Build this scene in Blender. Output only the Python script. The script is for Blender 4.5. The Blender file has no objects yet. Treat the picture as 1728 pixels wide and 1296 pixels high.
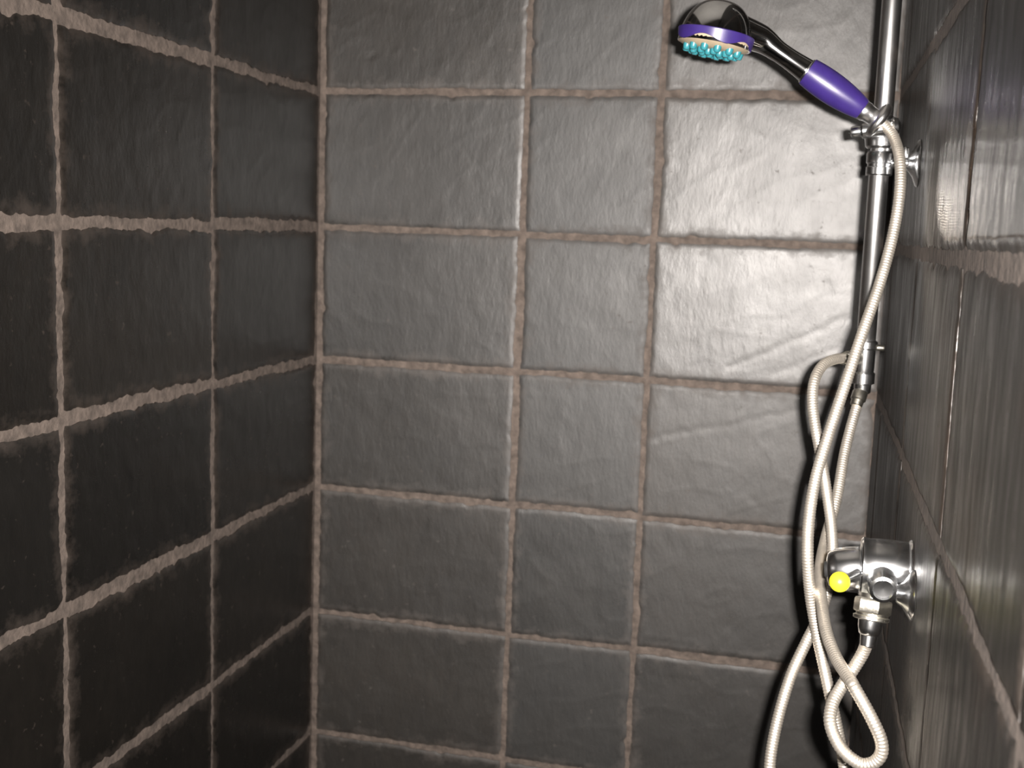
import bpy, bmesh, math, random
from mathutils import Vector, Matrix, noise

# ------------------------------------------------------------------ camera
scene = bpy.context.scene
V = Vector
RIGHT = V((0.96882, 0.24518, 0.03568)); UP = V((-0.06718, 0.12135, 0.99033)); FWD = V((-0.23848, 0.96185, -0.13404))
CAM = V((0.90171, -2.07124, 1.61582))
cd = bpy.data.cameras.new('camera')
cam = bpy.data.objects.new('camera', cd)
scene.collection.objects.link(cam)
m = Matrix((RIGHT, UP, -FWD)).transposed().to_4x4()
m.translation = CAM
cam.matrix_world = m
cd.sensor_width = 36.0
cd.lens = 41.14
cd.clip_start = 0.02
cd.dof.use_dof = True
cd.dof.focus_distance = 1.25
cd.dof.aperture_fstop = 9.0
scene.camera = cam

# ------------------------------------------------------------------ world, flash, exposure
world = bpy.data.worlds.new('dim_bathroom')
scene.world = world
world.use_nodes = True
world.node_tree.nodes['Background'].inputs['Color'].default_value = (1.0, 0.85, 0.7, 1)
world.node_tree.nodes['Background'].inputs['Strength'].default_value = 0.01

# the flash gun of the compact camera, a few centimetres to the right of and above its lens
ld = bpy.data.lights.new('camera_flash', 'AREA')
ld.shape = 'RECTANGLE'; ld.size = 0.026; ld.size_y = 0.014
ld.energy = 41.0
ld.spread = math.radians(125)
ld.color = (1.0, 0.935, 0.88)
flash = bpy.data.objects.new('camera_flash', ld)
scene.collection.objects.link(flash)
fm = Matrix((RIGHT, UP, -FWD)).transposed().to_4x4()
fm.translation = CAM + RIGHT * 0.043 + UP * 0.016
flash.matrix_world = fm

vs = scene.view_settings
vs.view_transform = 'Standard'; vs.look = 'None'; vs.gamma = 1.0; vs.use_curve_mapping = False
vs.exposure = 0.0

# ------------------------------------------------------------------ materials
def mat(name):
    mt = bpy.data.materials.new(name); mt.use_nodes = True
    return mt, mt.node_tree.nodes, mt.node_tree.links, mt.node_tree.nodes['Principled BSDF']

def plain(name, col, rough, metal=0.0, bump=None, coat=0.0):
    mt, N, L, b = mat(name)
    b.inputs['Roughness'].default_value = rough
    b.inputs['Metallic'].default_value = metal
    b.inputs['Coat Weight'].default_value = coat
    tc = N.new('ShaderNodeTexCoord'); nz = N.new('ShaderNodeTexNoise')
    nz.inputs['Scale'].default_value = 60; nz.inputs['Detail'].default_value = 5
    L.new(tc.outputs['Object'], nz.inputs['Vector'])
    rp = N.new('ShaderNodeValToRGB')
    rp.color_ramp.elements[0].position = 0.3; rp.color_ramp.elements[1].position = 0.7
    rp.color_ramp.elements[0].color = tuple(c * 0.86 for c in col) + (1,)
    rp.color_ramp.elements[1].color = tuple(min(1, c * 1.06) for c in col) + (1,)
    L.new(nz.outputs['Fac'], rp.inputs['Fac']); L.new(rp.outputs['Color'], b.inputs['Base Color'])
    if bump:
        bp = N.new('ShaderNodeBump'); bp.inputs['Strength'].default_value = bump[0]; bp.inputs['Distance'].default_value = 0.002
        n2 = N.new('ShaderNodeTexNoise'); n2.inputs['Scale'].default_value = bump[1]; n2.inputs['Detail'].default_value = 6
        L.new(tc.outputs['Object'], n2.inputs['Vector']); L.new(n2.outputs['Fac'], bp.inputs['Height'])
        L.new(bp.outputs['Normal'], b.inputs['Normal'])
    return mt

def math_node(N, L, op, a, b=None, clamp=False):
    n = N.new('ShaderNodeMath'); n.operation = op; n.use_clamp = clamp
    for i, v in enumerate((a, b)):
        if v is None: continue
        if isinstance(v, (int, float)): n.inputs[i].default_value = v
        else: L.new(v, n.inputs[i])
    return n.outputs[0]

GROUT = (0.120, 0.095, 0.080)

def slate(name, stretch, r0, r1, bump, spec=0.5, streak=0.4, rust=0.0):
    """riven slate; object colour: R tone, G roughness shift, B warmth; attribute edge = metres from the tile's rim"""
    mt, N, L, b = mat(name)
    tc = N.new('ShaderNodeTexCoord'); oi = N.new('ShaderNodeObjectInfo')
    sep = N.new('ShaderNodeSeparateColor'); L.new(oi.outputs['Color'], sep.inputs['Color'])
    off = N.new('ShaderNodeVectorMath'); off.operation = 'SCALE'
    comb = N.new('ShaderNodeCombineXYZ')
    L.new(oi.outputs['Random'], comb.inputs[0]); L.new(oi.outputs['Random'], comb.inputs[1]); L.new(oi.outputs['Random'], comb.inputs[2])
    L.new(comb.outputs[0], off.inputs[0]); off.inputs['Scale'].default_value = 37.0
    add = N.new('ShaderNodeVectorMath'); add.operation = 'ADD'
    L.new(tc.outputs['Object'], add.inputs[0]); L.new(off.outputs[0], add.inputs[1])
    P = add.outputs[0]
    def nz(scale, detail=5, rough=0.55, vec=P, dist=0.0):
        n = N.new('ShaderNodeTexNoise'); n.inputs['Scale'].default_value = scale
        n.inputs['Detail'].default_value = detail; n.inputs['Roughness'].default_value = rough; n.inputs['Distortion'].default_value = dist
        L.new(vec, n.inputs['Vector']); return n.outputs['Fac']
    mp = N.new('ShaderNodeMapping'); mp.inputs['Scale'].default_value = stretch; mp.inputs['Rotation'].default_value = (0, 0, 0.0 if rust else 0.45)
    L.new(P, mp.inputs['Vector'])
    grain = nz(48, 6, 0.6, mp.outputs[0], 0.25)
    cloud = nz(5.5, 4, 0.6)
    rp = N.new('ShaderNodeValToRGB')
    rp.color_ramp.elements[0].position = 0.32; rp.color_ramp.elements[1].position = 0.72
    rp.color_ramp.elements[0].color = (0.009, 0.0088, 0.0084, 1); rp.color_ramp.elements[1].color = (0.018, 0.0165, 0.0147, 1)
    L.new(math_node(N, L, 'ADD', math_node(N, L, 'MULTIPLY', cloud, 1 - streak), math_node(N, L, 'MULTIPLY', grain, streak)), rp.inputs['Fac'])
    tone = N.new('ShaderNodeMix'); tone.data_type = 'RGBA'; tone.blend_type = 'MULTIPLY'; tone.inputs['Factor'].default_value = 1
    warm = N.new('ShaderNodeMix'); warm.data_type = 'RGBA'
    warm.inputs['A'].default_value = (0.86, 1.0, 1.12, 1); warm.inputs['B'].default_value = (1.22, 1.0, 0.80, 1)
    L.new(sep.outputs['Blue'], warm.inputs['Factor'])
    sc = N.new('ShaderNodeVectorMath'); sc.operation = 'SCALE'
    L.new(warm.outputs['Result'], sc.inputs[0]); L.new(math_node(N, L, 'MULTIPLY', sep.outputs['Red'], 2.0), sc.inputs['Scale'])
    L.new(rp.outputs['Color'], tone.inputs['A']); L.new(sc.outputs[0], tone.inputs['B'])
    stone = tone.outputs['Result']
    if rust:
        ru = N.new('ShaderNodeMix'); ru.data_type = 'RGBA'; ru.inputs['B'].default_value = (0.022, 0.012, 0.006, 1)
        rm = N.new('ShaderNodeValToRGB'); rm.color_ramp.elements[0].position = 0.52; rm.color_ramp.elements[1].position = 0.72
        L.new(nz(7, 4, 0.6), rm.inputs['Fac'])
        L.new(math_node(N, L, 'MULTIPLY', rm.outputs['Color'], rust), ru.inputs['Factor']); L.new(stone, ru.inputs['A'])
        stone = ru.outputs['Result']
    # dried grout haze left along the rim by the tiler's sponge
    at = N.new('ShaderNodeAttribute'); at.attribute_name = 'edge'
    e = math_node(N, L, 'SUBTRACT', 0.022, at.outputs['Fac'])
    e = math_node(N, L, 'ADD', math_node(N, L, 'MULTIPLY', e, 38.0), math_node(N, L, 'MULTIPLY', math_node(N, L, 'SUBTRACT', nz(30, 6, 0.7), 0.56), 3.2), True)
    inner = math_node(N, L, 'LESS_THAN', at.outputs['Fac'], 0.05)
    haze = math_node(N, L, 'MULTIPLY', math_node(N, L, 'MULTIPLY', e, inner), 0.28)
    specks = N.new('ShaderNodeValToRGB'); specks.color_ramp.elements[0].position = 0.66; specks.color_ramp.elements[1].position = 0.74
    L.new(nz(85, 3, 0.6), specks.inputs['Fac'])
    haze = math_node(N, L, 'MAXIMUM', haze, math_node(N, L, 'MULTIPLY', specks.outputs['Color'], 0.22))
    mx = N.new('ShaderNodeMix'); mx.data_type = 'RGBA'
    mx.inputs['B'].default_value = tuple(c * 0.85 for c in GROUT) + (1,)
    L.new(haze, mx.inputs['Factor']); L.new(stone, mx.inputs['A'])
    L.new(mx.outputs['Result'], b.inputs['Base Color'])
    rr = N.new('ShaderNodeMapRange'); rr.inputs['To Min'].default_value = r0; rr.inputs['To Max'].default_value = r1
    L.new(nz(14, 5, 0.6), rr.inputs['Value'])
    rg = math_node(N, L, 'ADD', rr.outputs[0], math_node(N, L, 'SUBTRACT', sep.outputs['Green'], 0.5))
    rg = math_node(N, L, 'ADD', rg, math_node(N, L, 'MULTIPLY', haze, 0.6), True)
    if rust:
        rg = math_node(N, L, 'ADD', rg, math_node(N, L, 'MULTIPLY', math_node(N, L, 'SUBTRACT', grain, 0.5), 0.7), True)
    # a smooth cleavage layer still standing on some tiles (attribute flake)
    fl = N.new('ShaderNodeAttribute'); fl.attribute_name = 'flake'
    rg = math_node(N, L, 'SUBTRACT', rg, math_node(N, L, 'MULTIPLY', fl.outputs['Fac'], 0.31), True)
    L.new(rg, b.inputs['Roughness'])
    b.inputs['Specular IOR Level'].default_value = spec
    calm = math_node(N, L, 'SUBTRACT', 1.0, math_node(N, L, 'MULTIPLY', fl.outputs['Fac'], 0.8))
    b1 = N.new('ShaderNodeBump'); L.new(math_node(N, L, 'MULTIPLY', calm, bump[0]), b1.inputs['Strength']); b1.inputs['Distance'].default_value = 0.002
    L.new(grain, b1.inputs['Height'])
    b2 = N.new('ShaderNodeBump'); L.new(math_node(N, L, 'MULTIPLY', calm, bump[1]), b2.inputs['Strength']); b2.inputs['Distance'].default_value = 0.0012
    L.new(nz(120, 5, 0.65, mp.outputs[0]), b2.inputs['Height']); L.new(b1.outputs['Normal'], b2.inputs['Normal'])
    L.new(b2.outputs['Normal'], b.inputs['Normal'])
    return mt

M = {}
M['slate'] = slate('riven_slate', (1.5, 0.55, 1.0), 0.40, 0.54, (0.24, 0.30), 1.0)
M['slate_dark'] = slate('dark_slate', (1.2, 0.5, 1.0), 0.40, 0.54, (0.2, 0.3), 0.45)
M['slate_streaked'] = slate('streaked_slate', (1.15, 0.16, 1.0), 0.29, 0.43, (0.8, 0.75), 0.5, 0.8, 0.8)
M['grout'] = plain('cement_grout', GROUT, 0.92, bump=(0.9, 140))
g_ = M['grout'].node_tree
g_.nodes['Color Ramp'].color_ramp.elements[0].color = tuple(c * 0.55 for c in GROUT) + (1,)
g_.nodes['Color Ramp'].color_ramp.elements[1].color = tuple(c * 1.25 for c in GROUT) + (1,)
M['plaster'] = plain('painted_plaster', (0.45, 0.43, 0.40), 0.8, bump=(0.2, 60))
M['floor'] = plain('floor_slate', (0.05, 0.048, 0.045), 0.5, bump=(0.3, 30))
M['chrome'] = plain('polished_chrome', (0.84, 0.85, 0.86), 0.21, 1.0)
M['polished'] = plain('mirror_chrome', (0.80, 0.81, 0.82), 0.10, 1.0)
M['satin_chrome'] = plain('satin_chrome', (0.90, 0.90, 0.90), 0.27, 1.0)
M['worn_chrome'] = plain('limescaled_chrome', (0.82, 0.79, 0.70), 0.30, 1.0, bump=(0.15, 300))
M['hose'] = plain('steel_hose', (0.88, 0.81, 0.71), 0.40, 0.85)
M['purple'] = plain('purple_plastic', (0.031, 0.017, 0.125), 0.36)
M['cream'] = plain('cream_plastic', (0.36, 0.29, 0.20), 0.4)
M['teal'] = plain('teal_rubber', (0.025, 0.17, 0.20), 0.35)
M['yellow'] = plain('yellow_plastic', (0.95, 0.86, 0.03), 0.35)
M['dark'] = plain('dark_rubber', (0.02, 0.02, 0.02), 0.6)

# ------------------------------------------------------------------ helpers
def link(name, verts, faces, material, parent=None, smooth=True):
    me = bpy.data.meshes.new(name)
    me.from_pydata([tuple(v) for v in verts], [], faces)
    me.materials.append(material)
    if smooth:
        me.polygons.foreach_set('use_smooth', [True] * len(me.polygons))
    o = bpy.data.objects.new(name, me)
    scene.collection.objects.link(o)
    if parent is not None:
        o.parent = parent
        o.matrix_parent_inverse = world_matrix(parent).inverted()
    return o

def world_matrix(o):
    w = Matrix.LocRotScale(o.location, o.rotation_euler, o.scale)
    return world_matrix(o.parent) @ o.matrix_parent_inverse @ w if o.parent else w

def thing(name, loc, label, cat, group=None):
    o = bpy.data.objects.new(name, None); scene.collection.objects.link(o)
    o.location = loc; o.empty_display_size = 0.05
    o['label'] = label; o['category'] = cat
    if group: o['group'] = group
    return o

def frame(axis, hint=V((0, 0, 1))):
    a = V(axis).normalized()
    if abs(a.dot(hint)) > 0.98: hint = V((1, 0, 0))
    x = hint.cross(a).normalized(); return x, a.cross(x), a

def sharp(o, ang=35):
    o.data.set_sharp_from_angle(angle=math.radians(ang))
    return o

def lathe(name, origin, axis, prof, material, parent=None, n=32, rad=None):
    """prof: (distance along axis, radius); rad(angle, i) may scale a radius"""
    o = V(origin); x, y, a = frame(axis)
    vs_, fs = [], []
    for i, (t, r) in enumerate(prof):
        for k in range(n):
            th = 2 * math.pi * k / n
            dt, rr = (0, r) if rad is None else rad(th, i, r)
            vs_.append(o + a * (t + dt) + (x * math.cos(th) + y * math.sin(th)) * rr)
    for i in range(len(prof) - 1):
        for k in range(n):
            k2 = (k + 1) % n
            fs.append((i * n + k, i * n + k2, (i + 1) * n + k2, (i + 1) * n + k))
    fs.append(tuple(range(n - 1, -1, -1))); fs.append(tuple((len(prof) - 1) * n + k for k in range(n)))
    return sharp(link(name, vs_, fs, material, parent))

def catmull(pts, step):
    pts = [V(p) for p in pts]; out = []
    P = [pts[0] * 2 - pts[1]] + pts + [pts[-1] * 2 - pts[-2]]
    for i in range(1, len(P) - 2):
        p0, p1, p2, p3 = P[i - 1:i + 3]
        k = max(2, int((p2 - p1).length / step))
        for j in range(k):
            t = j / k
            out.append(0.5 * ((2 * p1) + (p2 - p0) * t + (2 * p0 - 5 * p1 + 4 * p2 - p3) * t * t + (3 * p1 - p0 - 3 * p2 + p3) * t ** 3))
    out.append(pts[-1]); return out

def resample(pts, step):
    out = [pts[0]]; acc = 0.0
    for a, b in zip(pts, pts[1:]):
        d = (b - a).length; t = step - acc
        while t <= d:
            out.append(a.lerp(b, t / d)); t += step
        acc = d - (t - step)
    return out

def tube(name, pts, radius, material, parent=None, n=14):
    """sweep with a parallel-transported frame; radius(i, n) or a number"""
    T = [(pts[min(i + 1, len(pts) - 1)] - pts[max(i - 1, 0)]).normalized() for i in range(len(pts))]
    x, y, _ = frame(T[0]); vs_, fs = [], []
    for i, p in enumerate(pts):
        x = (x - T[i] * x.dot(T[i])).normalized(); y = T[i].cross(x)
        r = radius(i, len(pts)) if callable(radius) else radius
        for k in range(n):
            th = 2 * math.pi * k / n
            vs_.append(p + (x * math.cos(th) + y * math.sin(th)) * r)
    for i in range(len(pts) - 1):
        for k in range(n):
            k2 = (k + 1) % n
            fs.append((i * n + k, i * n + k2, (i + 1) * n + k2, (i + 1) * n + k))
    fs.append(tuple(range(n - 1, -1, -1))); fs.append(tuple((len(pts) - 1) * n + k for k in range(n)))
    return link(name, vs_, fs, material, parent)

def box(name, lo, hi, material, parent=None):
    (x0, y0, z0), (x1, y1, z1) = lo, hi
    vs_ = [(x, y, z) for x in (x0, x1) for y in (y0, y1) for z in (z0, z1)]
    fs = [(0, 1, 3, 2), (4, 6, 7, 5), (0, 4, 5, 1), (2, 3, 7, 6), (0, 2, 6, 4), (1, 5, 7, 3)]
    return link(name, vs_, fs, material, parent, smooth=False)

# ------------------------------------------------------------------ room shell
W = 1.03           # clear width of the shower
YF = -3.0          # bathroom wall behind the camera
TOP = 2.6
def structure(o): o['kind'] = 'structure'; return o
floor = structure(box('floor', (-0.1, YF - 0.1, -0.1), (W + 0.1, 0.1, 0.0), M['floor']))
ceiling = structure(box('ceiling', (-0.1, YF - 0.1, TOP), (W + 0.1, 0.1, TOP + 0.1), M['plaster']))
wall_back = structure(box('wall_back', (0.0, 0.002, 0.0), (W, 0.1, TOP), M['grout']))
wall_left = structure(box('wall_left', (-0.1, YF, 0.0), (-0.002, 0.1, TOP), M['grout']))
wall_right = structure(box('wall_right', (W + 0.0003, YF, 0.0), (W + 0.1, 0.1, TOP), M['grout']))
wall_front = structure(box('wall_front', (-0.1, YF - 0.1, 0.0), (W + 0.1, YF, TOP), M['plaster']))

ROWS = [0.0] + [0.1 + 0.25 * k for k in range(11)]
rng = random.Random(11)

def tile_mesh(w, h, joints, fine, seed, material, relief, marks=(), flake=None, amp=0.0022):
    """one riven tile: ragged outline, uneven face, chipped rim; local z is the wall's normal"""
    jl, jr, jb, jt = joints
    nu = max(6, int(w / (0.0045 if fine else 0.04))); nv = max(5, int(h / (0.0045 if fine else 0.04)))
    sd = V((seed * 7.31, seed * 3.17, seed * 1.93))
    def rag(t, s):
        a = noise.noise(sd + V((t * 55, s * 9.0, 0))) * amp * 0.8
        b = noise.noise(sd + V((t * 170, s * 9.0, 4))) * amp * 0.55
        c = noise.noise(sd + V((t * 14, s * 5.0, 8))) * amp
        d = noise.noise(sd + V((t * 34, s * 5.0, 12)))
        chip = max(0.0, d - 0.40) * 5.5 * amp
        return a + b + c + chip
    vs_, ed, fks = [], [], []
    for j in range(nv + 1):
        v = j / nv
        for i in range(nu + 1):
            u = i / nu
            X, Y = (u - .5) * w, (v - .5) * h
            x0 = -w / 2 + jl / 2 + rag(Y, 1); x1 = w / 2 - jr / 2 - rag(Y, 2)
            y0 = -h / 2 + jb / 2 + rag(X, 3); y1 = h / 2 - jt / 2 - rag(X, 4)
            x = x0 + (x1 - x0) * u; y = y0 + (y1 - y0) * v
            d = min(x - x0, x1 - x, y - y0, y1 - y)
            q = V((x * 9, y * 9, 0)) + sd
            hgt = noise.noise(q) * 0.0011 + noise.noise(q * 3.1 + V((0, 0, 5))) * 0.00055
            ridge = 1 - abs(noise.noise(V((x * 8 + y * 5, y * 16 - x * 7, 3)) + sd))
            hgt += (ridge ** 14) * 0.0004
            hgt += noise.noise(V((x * 60, y * 38, 1)) + sd) * 0.00028
            hgt *= relief
            for (ax, ay, bx, by, wd, dp) in marks:        # seams and pits of the stone
                px, py = bx - ax, by - ay
                tt = max(0.0, min(1.0, ((x - ax) * px + (y - ay) * py) / max(1e-9, px * px + py * py)))
                wob = 0.006 * noise.noise(V((tt * 9, seed, 2))) + 0.0025 * noise.noise(V((tt * 37, seed, 6)))
                dd = math.hypot(x - ax - px * tt, y - ay - py * tt + wob)
                hgt -= dp * math.exp(-(dd / wd) ** 2)
            fk = flake(x, y) if flake else 0.0
            fks.append(fk); hgt += fk * 0.0009
            rim = min(1.0, d / 0.006)
            vs_.append((x, y, 0.0015 + hgt - (1 - rim) ** 2 * 0.0016)); ed.append(max(0.0, d))
    W1 = nu + 1
    fs = [(j * W1 + i, j * W1 + i + 1, (j + 1) * W1 + i + 1, (j + 1) * W1 + i) for j in range(nv) for i in range(nu)]
    ring = [i for i in range(W1)] + [j * W1 + nu for j in range(1, nv + 1)] + [nv * W1 + i for i in range(nu - 1, -1, -1)] + [j * W1 for j in range(nv - 1, 0, -1)]
    base = len(vs_)
    for k in ring:
        vs_.append((vs_[k][0], vs_[k][1], -0.004)); ed.append(0.0); fks.append(0.0)
    n = len(ring)
    for k in range(n):
        fs.append((ring[(k + 1) % n], ring[k], base + k, base + (k + 1) % n))
    me = bpy.data.meshes.new('tile')
    me.from_pydata(vs_, [], fs)
    me.materials.append(material)
    me.polygons.foreach_set('use_smooth', [True] * len(me.polygons))
    a = me.attributes.new('edge', 'FLOAT', 'POINT'); a.data.foreach_set('value', ed)
    a = me.attributes.new('flake', 'FLOAT', 'POINT'); a.data.foreach_set('value', fks)
    me.set_sharp_from_angle(angle=math.radians(50))
    return me

# seams and pits seen on single tiles: (x0, z0, x1, z1, width, depth) from the tile's centre
MARKS = {
    ('wall_back', 2, 6): [(-0.055, -0.093, 0.185, 0.028, 0.00595, 0.00048), (0.02, -0.1, 0.18, -0.02, 0.0051, 0.0003), (0.102, 0.062, 0.108, 0.045, 0.0068, 0.00072)],
    ('wall_back', 2, 5): [(-0.19, 0.02, -0.05, 0.056, 0.00595, 0.00048), (-0.05, 0.056, 0.12, 0.105, 0.0051, 0.00033), (0, -0.075, 0.012, -0.082, 0.0051, 0.00048)],
    ('wall_back', 2, 7): [(0.115, 0.072, 0.122, 0.068, 0.00595, 0.00054), (-0.17, -0.01, -0.175, -0.06, 0.0102, 0.00036)],
    ('wall_back', 0, 7): [(0, 0.09, -0.055, 0, 0.0034, -0.00036), (0.08, 0.03, 0.13, -0.02, 0.0051, 0.00024)],
    ('wall_back', 0, 8): [(-0.1, -0.06, -0.09, -0.06, 0.0051, 0.00054), (-0.05, -0.055, -0.045, -0.05, 0.00425, -0.00045)],
}
def jag(s): return 0.0035 * noise.noise(V((s * 210, 1.3, 0))) + 0.003 * noise.noise(V((s * 80, 4.3, 0)))
def step01(v, w): return max(0.0, min(1.0, v / w + 0.5))
def upper(z): return max(0.0, min(1.0, (1.735 - z) / 0.085))
def flake_near(x, y):
    # a layer with a rounded lower corner: x runs away from the back wall, y up
    s_ = x + 0.7955; z_ = y + 1.725
    dx = max(0.0, 0.895 - s_) / 0.15; dz = max(0.0, 1.675 - z_) / 0.060
    return step01(1.0 - math.hypot(dx, dz) + jag(s_ + z_) * 8, 0.10) * upper(z_)
def flake_far(x, y):
    return step01((y + 1.725) - 1.6155 + jag(x + 0.3), 0.004) * upper(y + 1.725)
FLAKES = {('wall_right', 2, 7): flake_near, ('wall_right', 3, 7): flake_far, ('wall_right', 4, 7): flake_far}

def tile_wall(wall, cols, origin, sdir, normal, material, joint, seen, relief, tilt, finish, tight=None):
    """cols: joint positions along sdir; one tile object per cell"""
    s = V(sdir); n = V(normal); rot = Matrix((s, V((0, 0, 1)), n)).transposed().to_4x4()
    for c in range(len(cols) - 1):
        for r in range(len(ROWS) - 1):
            w = cols[c + 1] - cols[c]; h = ROWS[r + 1] - ROWS[r]
            fine = seen(c, r)
            seed = rng.random() * 40
            js = [joint * rng.uniform(0.7, 1.3) for _ in range(4)]
            if wall is wall_left: js = [js[0] * 0.85, js[1] * 0.85, js[2] * 1.2, js[3] * 1.2]
            if wall is wall_right: js[2] *= 1.5; js[3] *= 1.5
            if wall is wall_back and c == 0: js[0] = 0.025           # broad bead of grout in the left corner
            if tight and tight[0] == c: js[tight[1]] = 0.003      # butted into the corner
            me = tile_mesh(w, h, js, fine, seed, material, relief, MARKS.get((wall.name, c, r), ()), FLAKES.get((wall.name, c, r)), 0.0042 if wall is wall_left else 0.0034 if wall is wall_right else 0.0024)
            t = bpy.data.objects.new('tile', me); scene.collection.objects.link(t)
            t.parent = wall
            p = V(origin) + s * (cols[c] + w / 2) + V((0, 0, ROWS[r] + h / 2))
            e = Matrix.Rotation(rng.gauss(0, tilt), 4, 'X') @ Matrix.Rotation(rng.gauss(0, tilt), 4, 'Y')
            t.matrix_local = Matrix.Translation(p) @ rot @ e
            t.color = finish(c, r) + (1,)

def finish_back(c, r):
    tone = {0: 0.52, 1: 0.47, 2: 0.56}[c] * rng.uniform(0.85, 1.15)
    g = {0: 0.51, 1: 0.56, 2: 0.485}[c] + rng.uniform(-0.03, 0.03)
    if c == 2 and r <= 5: g = 0.56       # the lower tiles of this column are the most matt
    return (tone, g, {0: 0.62, 1: 0.35, 2: 0.66}[c] + rng.uniform(-0.12, 0.12))
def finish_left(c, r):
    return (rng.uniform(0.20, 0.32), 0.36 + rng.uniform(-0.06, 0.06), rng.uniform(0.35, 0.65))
def finish_right(c, r):
    # the row just above eye level is the smoothest of the wall
    g = 0.50 if r == 7 else 0.52 + rng.uniform(-0.03, 0.08)
    return (rng.uniform(0.20, 0.30), g, rng.uniform(0.45, 0.7))

BC = [0.0, 0.397, 0.636, W]
LC = [0.0, 0.403, 0.792, 1.19, 1.585, 1.98, 2.375, 3.0]
RC = [0.0, 0.15, 0.578, 1.013, 1.415, 1.81, 2.205, 2.6, 3.0]
tile_wall(wall_back, BC, (0, 0, 0), (1, 0, 0), (0, -1, 0), M['slate'], 0.0115, lambda c, r: 2 <= r <= 9, 0.6, 0.0018, finish_back, (2, 1))
# left wall runs towards the camera: from -LC to 0 so that its normal is +x
LCn = [-v for v in reversed(LC)]
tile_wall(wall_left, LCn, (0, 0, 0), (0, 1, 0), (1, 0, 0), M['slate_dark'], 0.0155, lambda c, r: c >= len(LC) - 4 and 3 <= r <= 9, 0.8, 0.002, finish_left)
tile_wall(wall_right, RC, (W, 0, 0), (0, -1, 0), (-1, 0, 0), M['slate_streaked'], 0.012, lambda c, r: c <= 4 and 2 <= r <= 9, 0.55, 0.0012, finish_right, (0, 0))

# ------------------------------------------------------------------ shower rail with its handset holder
RX, RY = 0.981, -0.490
rail = thing('shower_rail', (W, RY, 1.45), 'tall chrome shower rail fixed to the right-hand slate wall with a sliding handset holder', 'shower rail')
lathe('pole', (RX, RY, 1.44), (0, 0, 1), [(0, 0.0115), (0.001, 0.0122), (0.80, 0.0122), (0.801, 0.0115)], M['satin_chrome'], rail, 40)
def wall_bracket(z, parent):
    b = lathe('wall_bracket', (RX, RY, z - 0.0165), (0, 0, 1), [(0, 0.0150), (0.0015, 0.0163), (0.010, 0.0163), (0.0115, 0.0150), (0.0145, 0.0150), (0.016, 0.0166), (0.027, 0.0166), (0.030, 0.0150)], M['chrome'], parent, 40)
    lathe('arm', (RX + 0.014, RY, z), (1, 0, 0), [(0, 0.0075), (0.022, 0.0070), (0.030, 0.0095), (0.034, 0.0095)], M['chrome'], b, 24)
    lathe('flange', (W - 0.0005, RY, z), (-1, 0, 0), [(0, 0.029), (0.002, 0.030), (0.004, 0.0285), (0.008, 0.018), (0.013, 0.011), (0.015, 0.0095)], M['chrome'], b, 40)
    lathe('screw', (RX + 0.030, RY - 0.006, z + 0.019), (0, -0.2, -1), [(0, 0.003), (0.002, 0.0045), (0.010, 0.0045), (0.013, 0.003)], M['chrome'], b, 16)
    return b
wall_bracket(1.712, rail)
wall_bracket(2.20, rail)
# slider: clamp sleeve above the bracket, cross barrel with two knobs, hook that grips the handset's cone
sl = lathe('slider', (RX, RY, 1.729), (0, 0, 1), [(0, 0.0165), (0.003, 0.0195), (0.012, 0.0205), (0.026, 0.0185), (0.036, 0.0150), (0.040, 0.0135)], M['chrome'], rail, 40)
bx_dir = V((0.99, -0.10, 0.14)).normalized()
bc = V((0.974, -0.528, 1.7505))
lathe('cross_barrel', bc - bx_dir * 0.020, bx_dir, [(0, 0.008), (0.002, 0.0095), (0.038, 0.0095), (0.040, 0.008)], M['chrome'], sl, 24)
lathe('knob', bc - bx_dir * 0.017, -bx_dir, [(0, 0.005), (0.003, 0.0052), (0.004, 0.0068), (0.010, 0.0074), (0.0145, 0.0066), (0.016, 0.004)], M['chrome'], sl, 20)
lathe('knob', bc + bx_dir * 0.012, bx_dir, [(0, 0.006), (0.003, 0.0100), (0.008, 0.0118), (0.0125, 0.0100), (0.015, 0.005)], M['chrome'], sl, 24)
lathe('neck', (RX, RY - 0.010, 1.750), (-0.1, -1, 0.05), [(0, 0.010), (0.012, 0.0095), (0.030, 0.009)], M['chrome'], sl, 20)
HA = (V((0.8850, -0.5498, 1.8165)) - V((0.9597, -0.5416, 1.7682))).normalized()   # handset axis, base to head
HB = V((0.9597, -0.5416, 1.7682))
hx, hy, _ = frame(HA)
hook_o = HB - HA * 0.016
ring = []
for k in range(31):
    th = math.radians(-140 + 280 * k / 30) + 0.5
    ring.append(hook_o + (hx * math.cos(th) + hy * math.sin(th)) * 0.0172)
tube('hook', ring, lambda i, n: 0.0062 * (0.75 + 0.25 * math.sin(math.pi * i / (n - 1))), M['satin_chrome'], sl, 14)
# lower end: inlet tee, side outlet for the handset's hose, union nut
tee = lathe('inlet_tee', (RX, RY, 1.415), (0, 0, 1), [(0, 0.0085), (0.002, 0.0105), (0.012, 0.0110), (0.014, 0.0145), (0.027, 0.0145), (0.029, 0.0125), (0.034, 0.0130), (0.058, 0.0130), (0.060, 0.0150), (0.068, 0.0150), (0.070, 0.0125)], M['chrome'], rail, 32)
lathe('side_outlet', (RX - 0.008, RY - 0.006, 1.462), V((-0.62, -0.78, 0.0)), [(0, 0.0085), (0.012, 0.0085), (0.013, 0.0098), (0.024, 0.0098), (0.026, 0.0080), (0.034, 0.0075)], M['worn_chrome'], tee, 24)
lathe('grub_screw', (RX + 0.010, RY, 1.476), (1, 0, 0), [(0, 0.0040), (0.012, 0.0042), (0.0135, 0.0034)], M['worn_chrome'], tee, 18)

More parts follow.
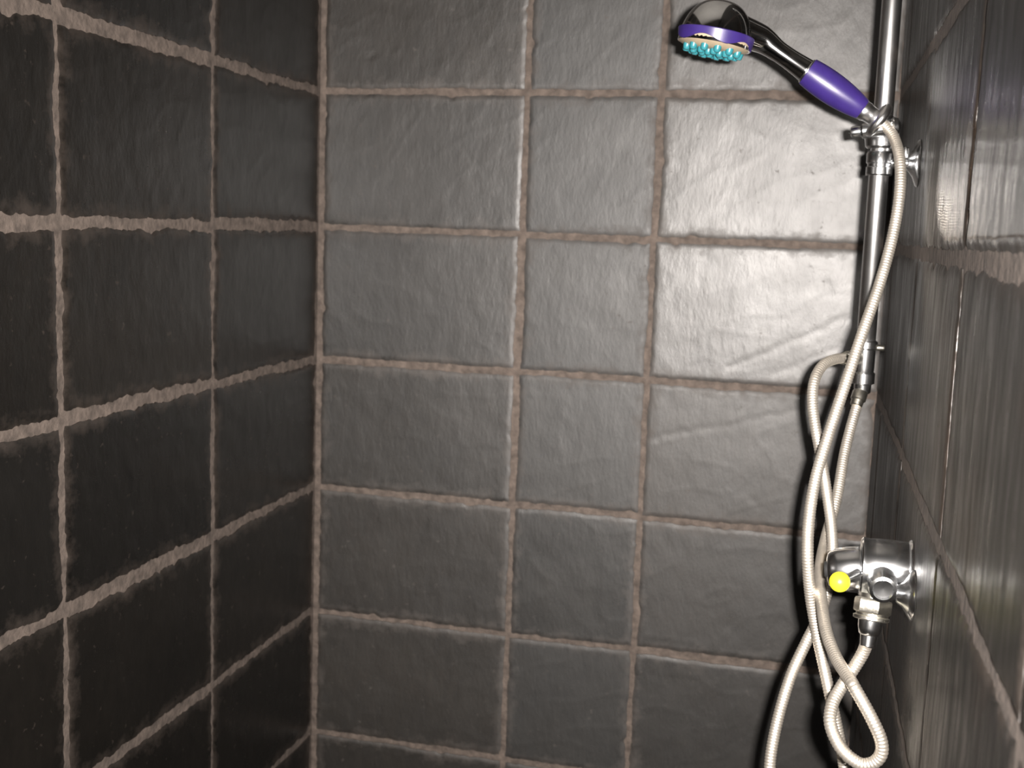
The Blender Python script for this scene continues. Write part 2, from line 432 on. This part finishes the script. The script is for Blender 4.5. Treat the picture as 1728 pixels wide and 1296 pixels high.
# ------------------------------------------------------------------ hand shower
hs = thing('hand_shower', HB, 'chrome and purple hand shower with teal nozzles in the rail holder', 'hand shower')
L0 = (V((0.8850, -0.5498, 1.8165)) - HB).length
lathe('cone', HB - HA * 0.022, HA, [(0, 0.0078), (0.002, 0.0088), (0.004, 0.0096), (0.022, 0.0112), (0.024, 0.0122), (0.030, 0.0122), (0.032, 0.0110)], M['satin_chrome'], hs, 28)
grip_prof = []
for k in range(25):
    t = k / 24
    r = 0.0128 + (0.0166 - 0.0128) * t + 0.0042 * math.sin(math.pi * min(1, t * 0.96)) ** 0.8
    grip_prof.append((0.008 + (L0 - 0.008) * t, r))
grip_prof = [(0.0065, 0.0105)] + grip_prof + [(L0 + 0.001, grip_prof[-1][1] - 0.002)]
lathe('grip', HB, HA, grip_prof, M['purple'], hs, 36)
lathe('collar', HB + HA * (L0 - 0.0005), HA, [(0, 0.0150), (0.0005, 0.0160), (0.0022, 0.0160), (0.003, 0.0150)], M['chrome'], hs, 36)
HC = V((0.7729, -0.5769, 1.8550))
FN = V((-0.165, -0.005, -0.986)).normalized()          # the spray face looks down
fx, fy, _ = frame(FN, V((0, 1, 0)))
R0 = 0.0465
# shell: dome over the face, drawn out into the neck
dome = []
for k in range(15):
    a = math.radians(90 * k / 14)
    dome.append((0.0140 - 0.0545 * math.sin(a) ** 1.0 + 0.002, (R0 - 0.0015) * math.cos(a) ** 0.75 if k < 14 else 0.0005))
sh = lathe('head_shell', HC - FN * 0.004, FN, dome[::-1], M['polished'], hs, 48)
nb = HB + HA * (L0 + 0.001)
npts = [nb, nb + HA * 0.020, nb + HA * 0.045, nb + HA * 0.070, HC - FN * 0.016 + (nb - HC).normalized() * 0.022, HC - FN * 0.016]
npts = resample(catmull(npts, 0.003), 0.003)
def nrad(i, n):
    t = i / (n - 1)
    return 0.0146 - 0.0022 * math.sin(min(1, t / 0.55) * math.pi) + 0.0075 * max(0, t - 0.35) * 1.5
tube('neck', npts, nrad, M['polished'], hs, 28)
def wavy(th, i, r):
    return (0.0034 * math.sin(th * 5 + 0.4) if i in (3, 4) else 0.0), r
band = lathe('band', HC - FN * 0.0035, FN, [(0, R0 - 0.002), (0.0, R0 + 0.0002), (0.001, R0 + 0.001), (0.012, R0 - 0.0005), (0.0125, R0 - 0.002)], M['purple'], hs, 72, wavy)
face = lathe('spray_face', HC + FN * 0.001, FN, [(0, R0 - 0.0012), (0.010, R0 - 0.0018), (0.0125, R0 - 0.005), (0.0160, R0 - 0.013), (0.0175, R0 - 0.017), (0.0175, 0.001)], M['cream'], hs, 56)
nz0 = None
for rr, cnt, ph in ((0.033, 13, 0.1), (0.0235, 9, 0.35), (0.012, 5, 0.0)):
    for k in range(cnt):
        th = 2 * math.pi * k / cnt + ph
        o = HC + FN * (0.0175 if rr < 0.03 else 0.0155) + (fx * math.cos(th) + fy * math.sin(th)) * rr
        if nz0 is None:
            nz0 = lathe('nozzle', (0, 0, 0), FN, [(-0.002, 0.0050), (0.003, 0.0047), (0.006, 0.0041), (0.0075, 0.0028)], M['teal'], None, 12)
            q = nz0
        else:
            q = nz0.copy(); scene.collection.objects.link(q)
        q.parent = face; q.matrix_parent_inverse = Matrix(); q.location = o - hs.location
# parts were modelled in world space: children of `face` hang from hs, so their offset is hs's location
for q in face.children: q.matrix_parent_inverse = world_matrix(face).inverted(); q.location = q.location + hs.location

# ------------------------------------------------------------------ hoses
def hose(name, ctrl, label, root_loc, ends):
    root = thing(name, root_loc, label, 'shower hose', 'ribbed steel shower hoses')
    pts = resample(catmull(ctrl, 0.004), 0.00085)
    rib = 4
    tube('hose', pts, lambda i, n: 0.0063 + (0.00045 if i % rib in (1, 2) else 0.0), M['hose'], root, 14)
    for (o, d, prof) in ends:
        lathe('end_nut', o, d, prof, M['worn_chrome'], root, 24)
    return root
nut = [(0, 0.0085), (0.002, 0.0098), (0.012, 0.0098), (0.0135, 0.0082), (0.020, 0.0078), (0.021, 0.0068)]
HOSE_A =[ (0.9688,-0.5355,1.7628),(0.9770,-0.5326,1.7578),(0.9865,-0.5366,1.7490),(0.9945,-0.5470,1.7347),(1.0007,-0.5680,1.7073),(1.0019,-0.5836,1.6680),(0.9967,-0.5970,1.6185),(0.9848,-0.6182,1.5624),(0.9691,-0.6402,1.5069),(0.9527,-0.6632,1.4454),(0.9365,-0.6861,1.3847),(0.9262,-0.7054,1.3387),(0.9220,-0.7232,1.2936),(0.9234,-0.7334,1.2548),(0.9289,-0.7277,1.2118),(0.9366,-0.7254,1.1768),(0.9471,-0.7314,1.1377),(0.9588,-0.7464,1.0989),(0.9700,-0.7491,1.0592),(0.9790,-0.7520,1.0228),(0.9864,-0.7518,0.9738),(0.9838,-0.7551,0.9174),(0.9565,-0.7614,0.8834),(0.9215,-0.7612,0.9099),(0.9030,-0.7592,0.9567),(0.8976,-0.7536,1.0067),(0.9017,-0.7409,1.0530),(0.9133,-0.7255,1.1061),(0.9288,-0.7059,1.1442),(0.9406,-0.6891,1.1689),(0.9487,-0.6683,1.1924),(0.9522,-0.6580,1.2227),(0.9528,-0.6494,1.2460),(0.9488,-0.6409,1.2765),(0.9417,-0.6327,1.3106),(0.9338,-0.6247,1.3449),(0.9234,-0.6112,1.3857),(0.9178,-0.5979,1.4165),(0.9191,-0.5838,1.4407),(0.9281,-0.5637,1.4569),(0.9431,-0.5435,1.4632),(0.9583,-0.5191,1.4625) ]
HOSE_C =[ (0.9790,-0.4949,1.4123),(0.9734,-0.5043,1.3922),(0.9633,-0.5341,1.3457),(0.9560,-0.5746,1.2918),(0.9449,-0.6148,1.2474),(0.9395,-0.6762,1.2265),(0.9414,-0.7404,1.2102),(0.9473,-0.7936,1.1905),(0.9588,-0.8325,1.1744),(0.9710,-0.8659,1.1671),(0.9768,-0.8777,1.1616),(0.9951,-0.8883,1.1351),(1.0057,-0.8918,1.1130),(1.0035,-0.8916,1.0962),(0.9887,-0.8892,1.0872),(0.9691,-0.8824,1.0964),(0.9562,-0.8725,1.1165),(0.9565,-0.8566,1.1326),(0.9642,-0.8434,1.1466),(0.9751,-0.8351,1.1644),(0.9840,-0.8344,1.1835),(0.9876,-0.8378,1.1974) ]
hose('shower_hose', HOSE_A, 'long steel hose looping down from the hand shower and back up to the rail', HOSE_A[0],
     [(V(HOSE_A[0]) + HA * 0.006, -HA, [(t * 0.8, r * 0.92) for t, r in nut]),
      (V(HOSE_A[-1]), V(HOSE_A[-2]) - V(HOSE_A[-1]), [(t * 0.7, r * 0.85) for t, r in nut])])
hose('shower_hose', HOSE_C, 'steel hose from the foot of the rail, looped once under the mixer tap', HOSE_C[-1],
     [(V(HOSE_C[0]) + V((0, 0, 0.006)), V(HOSE_C[1]) - V(HOSE_C[0]), nut)])

# ------------------------------------------------------------------ mixer tap
VY = -0.800; VZ = 1.268
mx = thing('mixer_tap', (W, VY, VZ), 'chrome wall mixer tap with a domed knob and a yellow ball, lower right', 'tap')
lathe('wall_plate', (W - 0.0008, VY, VZ), (-1, 0, 0), [(0, 0.032), (0.0015, 0.0335), (0.003, 0.0325), (0.004, 0.030)], M['chrome'], mx, 48)
body = lathe('body', (W - 0.004, VY, VZ), (-1, 0, 0), [(0, 0.0295), (0.002, 0.0305), (0.018, 0.0315), (0.034, 0.0315), (0.042, 0.0308), (0.0445, 0.0318), (0.0475, 0.0318), (0.0490, 0.0300)], M['chrome'], mx, 56)
knob = lathe('handle', (W - 0.052, VY, VZ - 0.003), V((-1, 0, -0.10)), [(0, 0.0245), (0.002, 0.0250), (0.014, 0.0240), (0.024, 0.0222), (0.031, 0.0195), (0.0335, 0.0170), (0.035, 0.0120), (0.0355, 0.002)], M['chrome'], mx, 48)
lathe('screw_cap', (W - 0.0865, VY, VZ - 0.0065), V((-1, 0, -0.10)), [(0, 0.0085), (0.001, 0.009), (0.003, 0.008), (0.0036, 0.004)], M['dark'], knob, 24)
BL = V((0.9532, -0.8946, 1.2762)); ST = V((0.973, -0.825, 1.268))
sd = (BL - ST)
lathe('lever', ST, sd, [(0, 0.0045), (sd.length - 0.008, 0.0030)], M['chrome'], mx, 16)
lathe('ball', BL, sd, [(-0.0103 * math.cos(math.pi * k / 16), max(0.0004, 0.0103 * math.sin(math.pi * k / 16))) for k in range(17)], M['yellow'], mx, 32)
# near inlet: stub out of the body towards the viewer, elbow, pipe back to a bell flange on the wall
EL = V((0.9978, -0.8560, 1.2620))
lathe('inlet_stub', (0.9985, VY - 0.022, 1.2640), EL - V((0.9985, VY - 0.022, 1.2640)), [(0, 0.0150), (0.026, 0.0150), (0.030, 0.0142), (0.036, 0.0135), (0.037, 0.0105), (0.033, 0.0095), (0.032, 0.001)], M['chrome'], mx, 36)
lathe('inlet_pipe', (0.9995, -0.846, 1.2570), (1, 0, 0), [(0, 0.0072), (0.018, 0.0072)], M['chrome'], mx, 24)
lathe('flange', (W - 0.0008, -0.846, 1.2555), (-1, 0, 0), [(0, 0.0255), (0.0015, 0.0265), (0.003, 0.0258), (0.007, 0.0190), (0.011, 0.0130), (0.016, 0.0095), (0.0175, 0.0080)], M['chrome'], mx, 44)
# outlet under the body: hexagon adaptor, ring, union nut of the hose
OT = V((0.9920, -0.8250, 1.2470)); OB = V((0.9883, -0.8379, 1.1956))
od = OB - OT
def hexa(th, i, r):
    if i in (2, 3, 4, 5):
        a = (th % (math.pi / 3)) - math.pi / 6
        return 0, r * math.cos(math.pi / 6) / math.cos(a)
    return 0, r
lathe('outlet_nut', OT, od, [(0, 0.0130), (0.0045, 0.0135), (0.0055, 0.0185), (0.0075, 0.0195), (0.0185, 0.0195), (0.0200, 0.0185), (0.0205, 0.0160), (0.0225, 0.0160), (0.0235, 0.0185), (0.0265, 0.0185), (0.0275, 0.0160)], M['worn_chrome'], mx, 48, hexa)
lathe('union_nut', OT + od.normalized() * 0.0270, od, [(0, 0.0120), (0.001, 0.0128), (0.009, 0.0122), (0.0150, 0.0105), (0.0165, 0.0088), (0.0275, 0.0080), (0.0285, 0.0066)], M['chrome'], mx, 32)
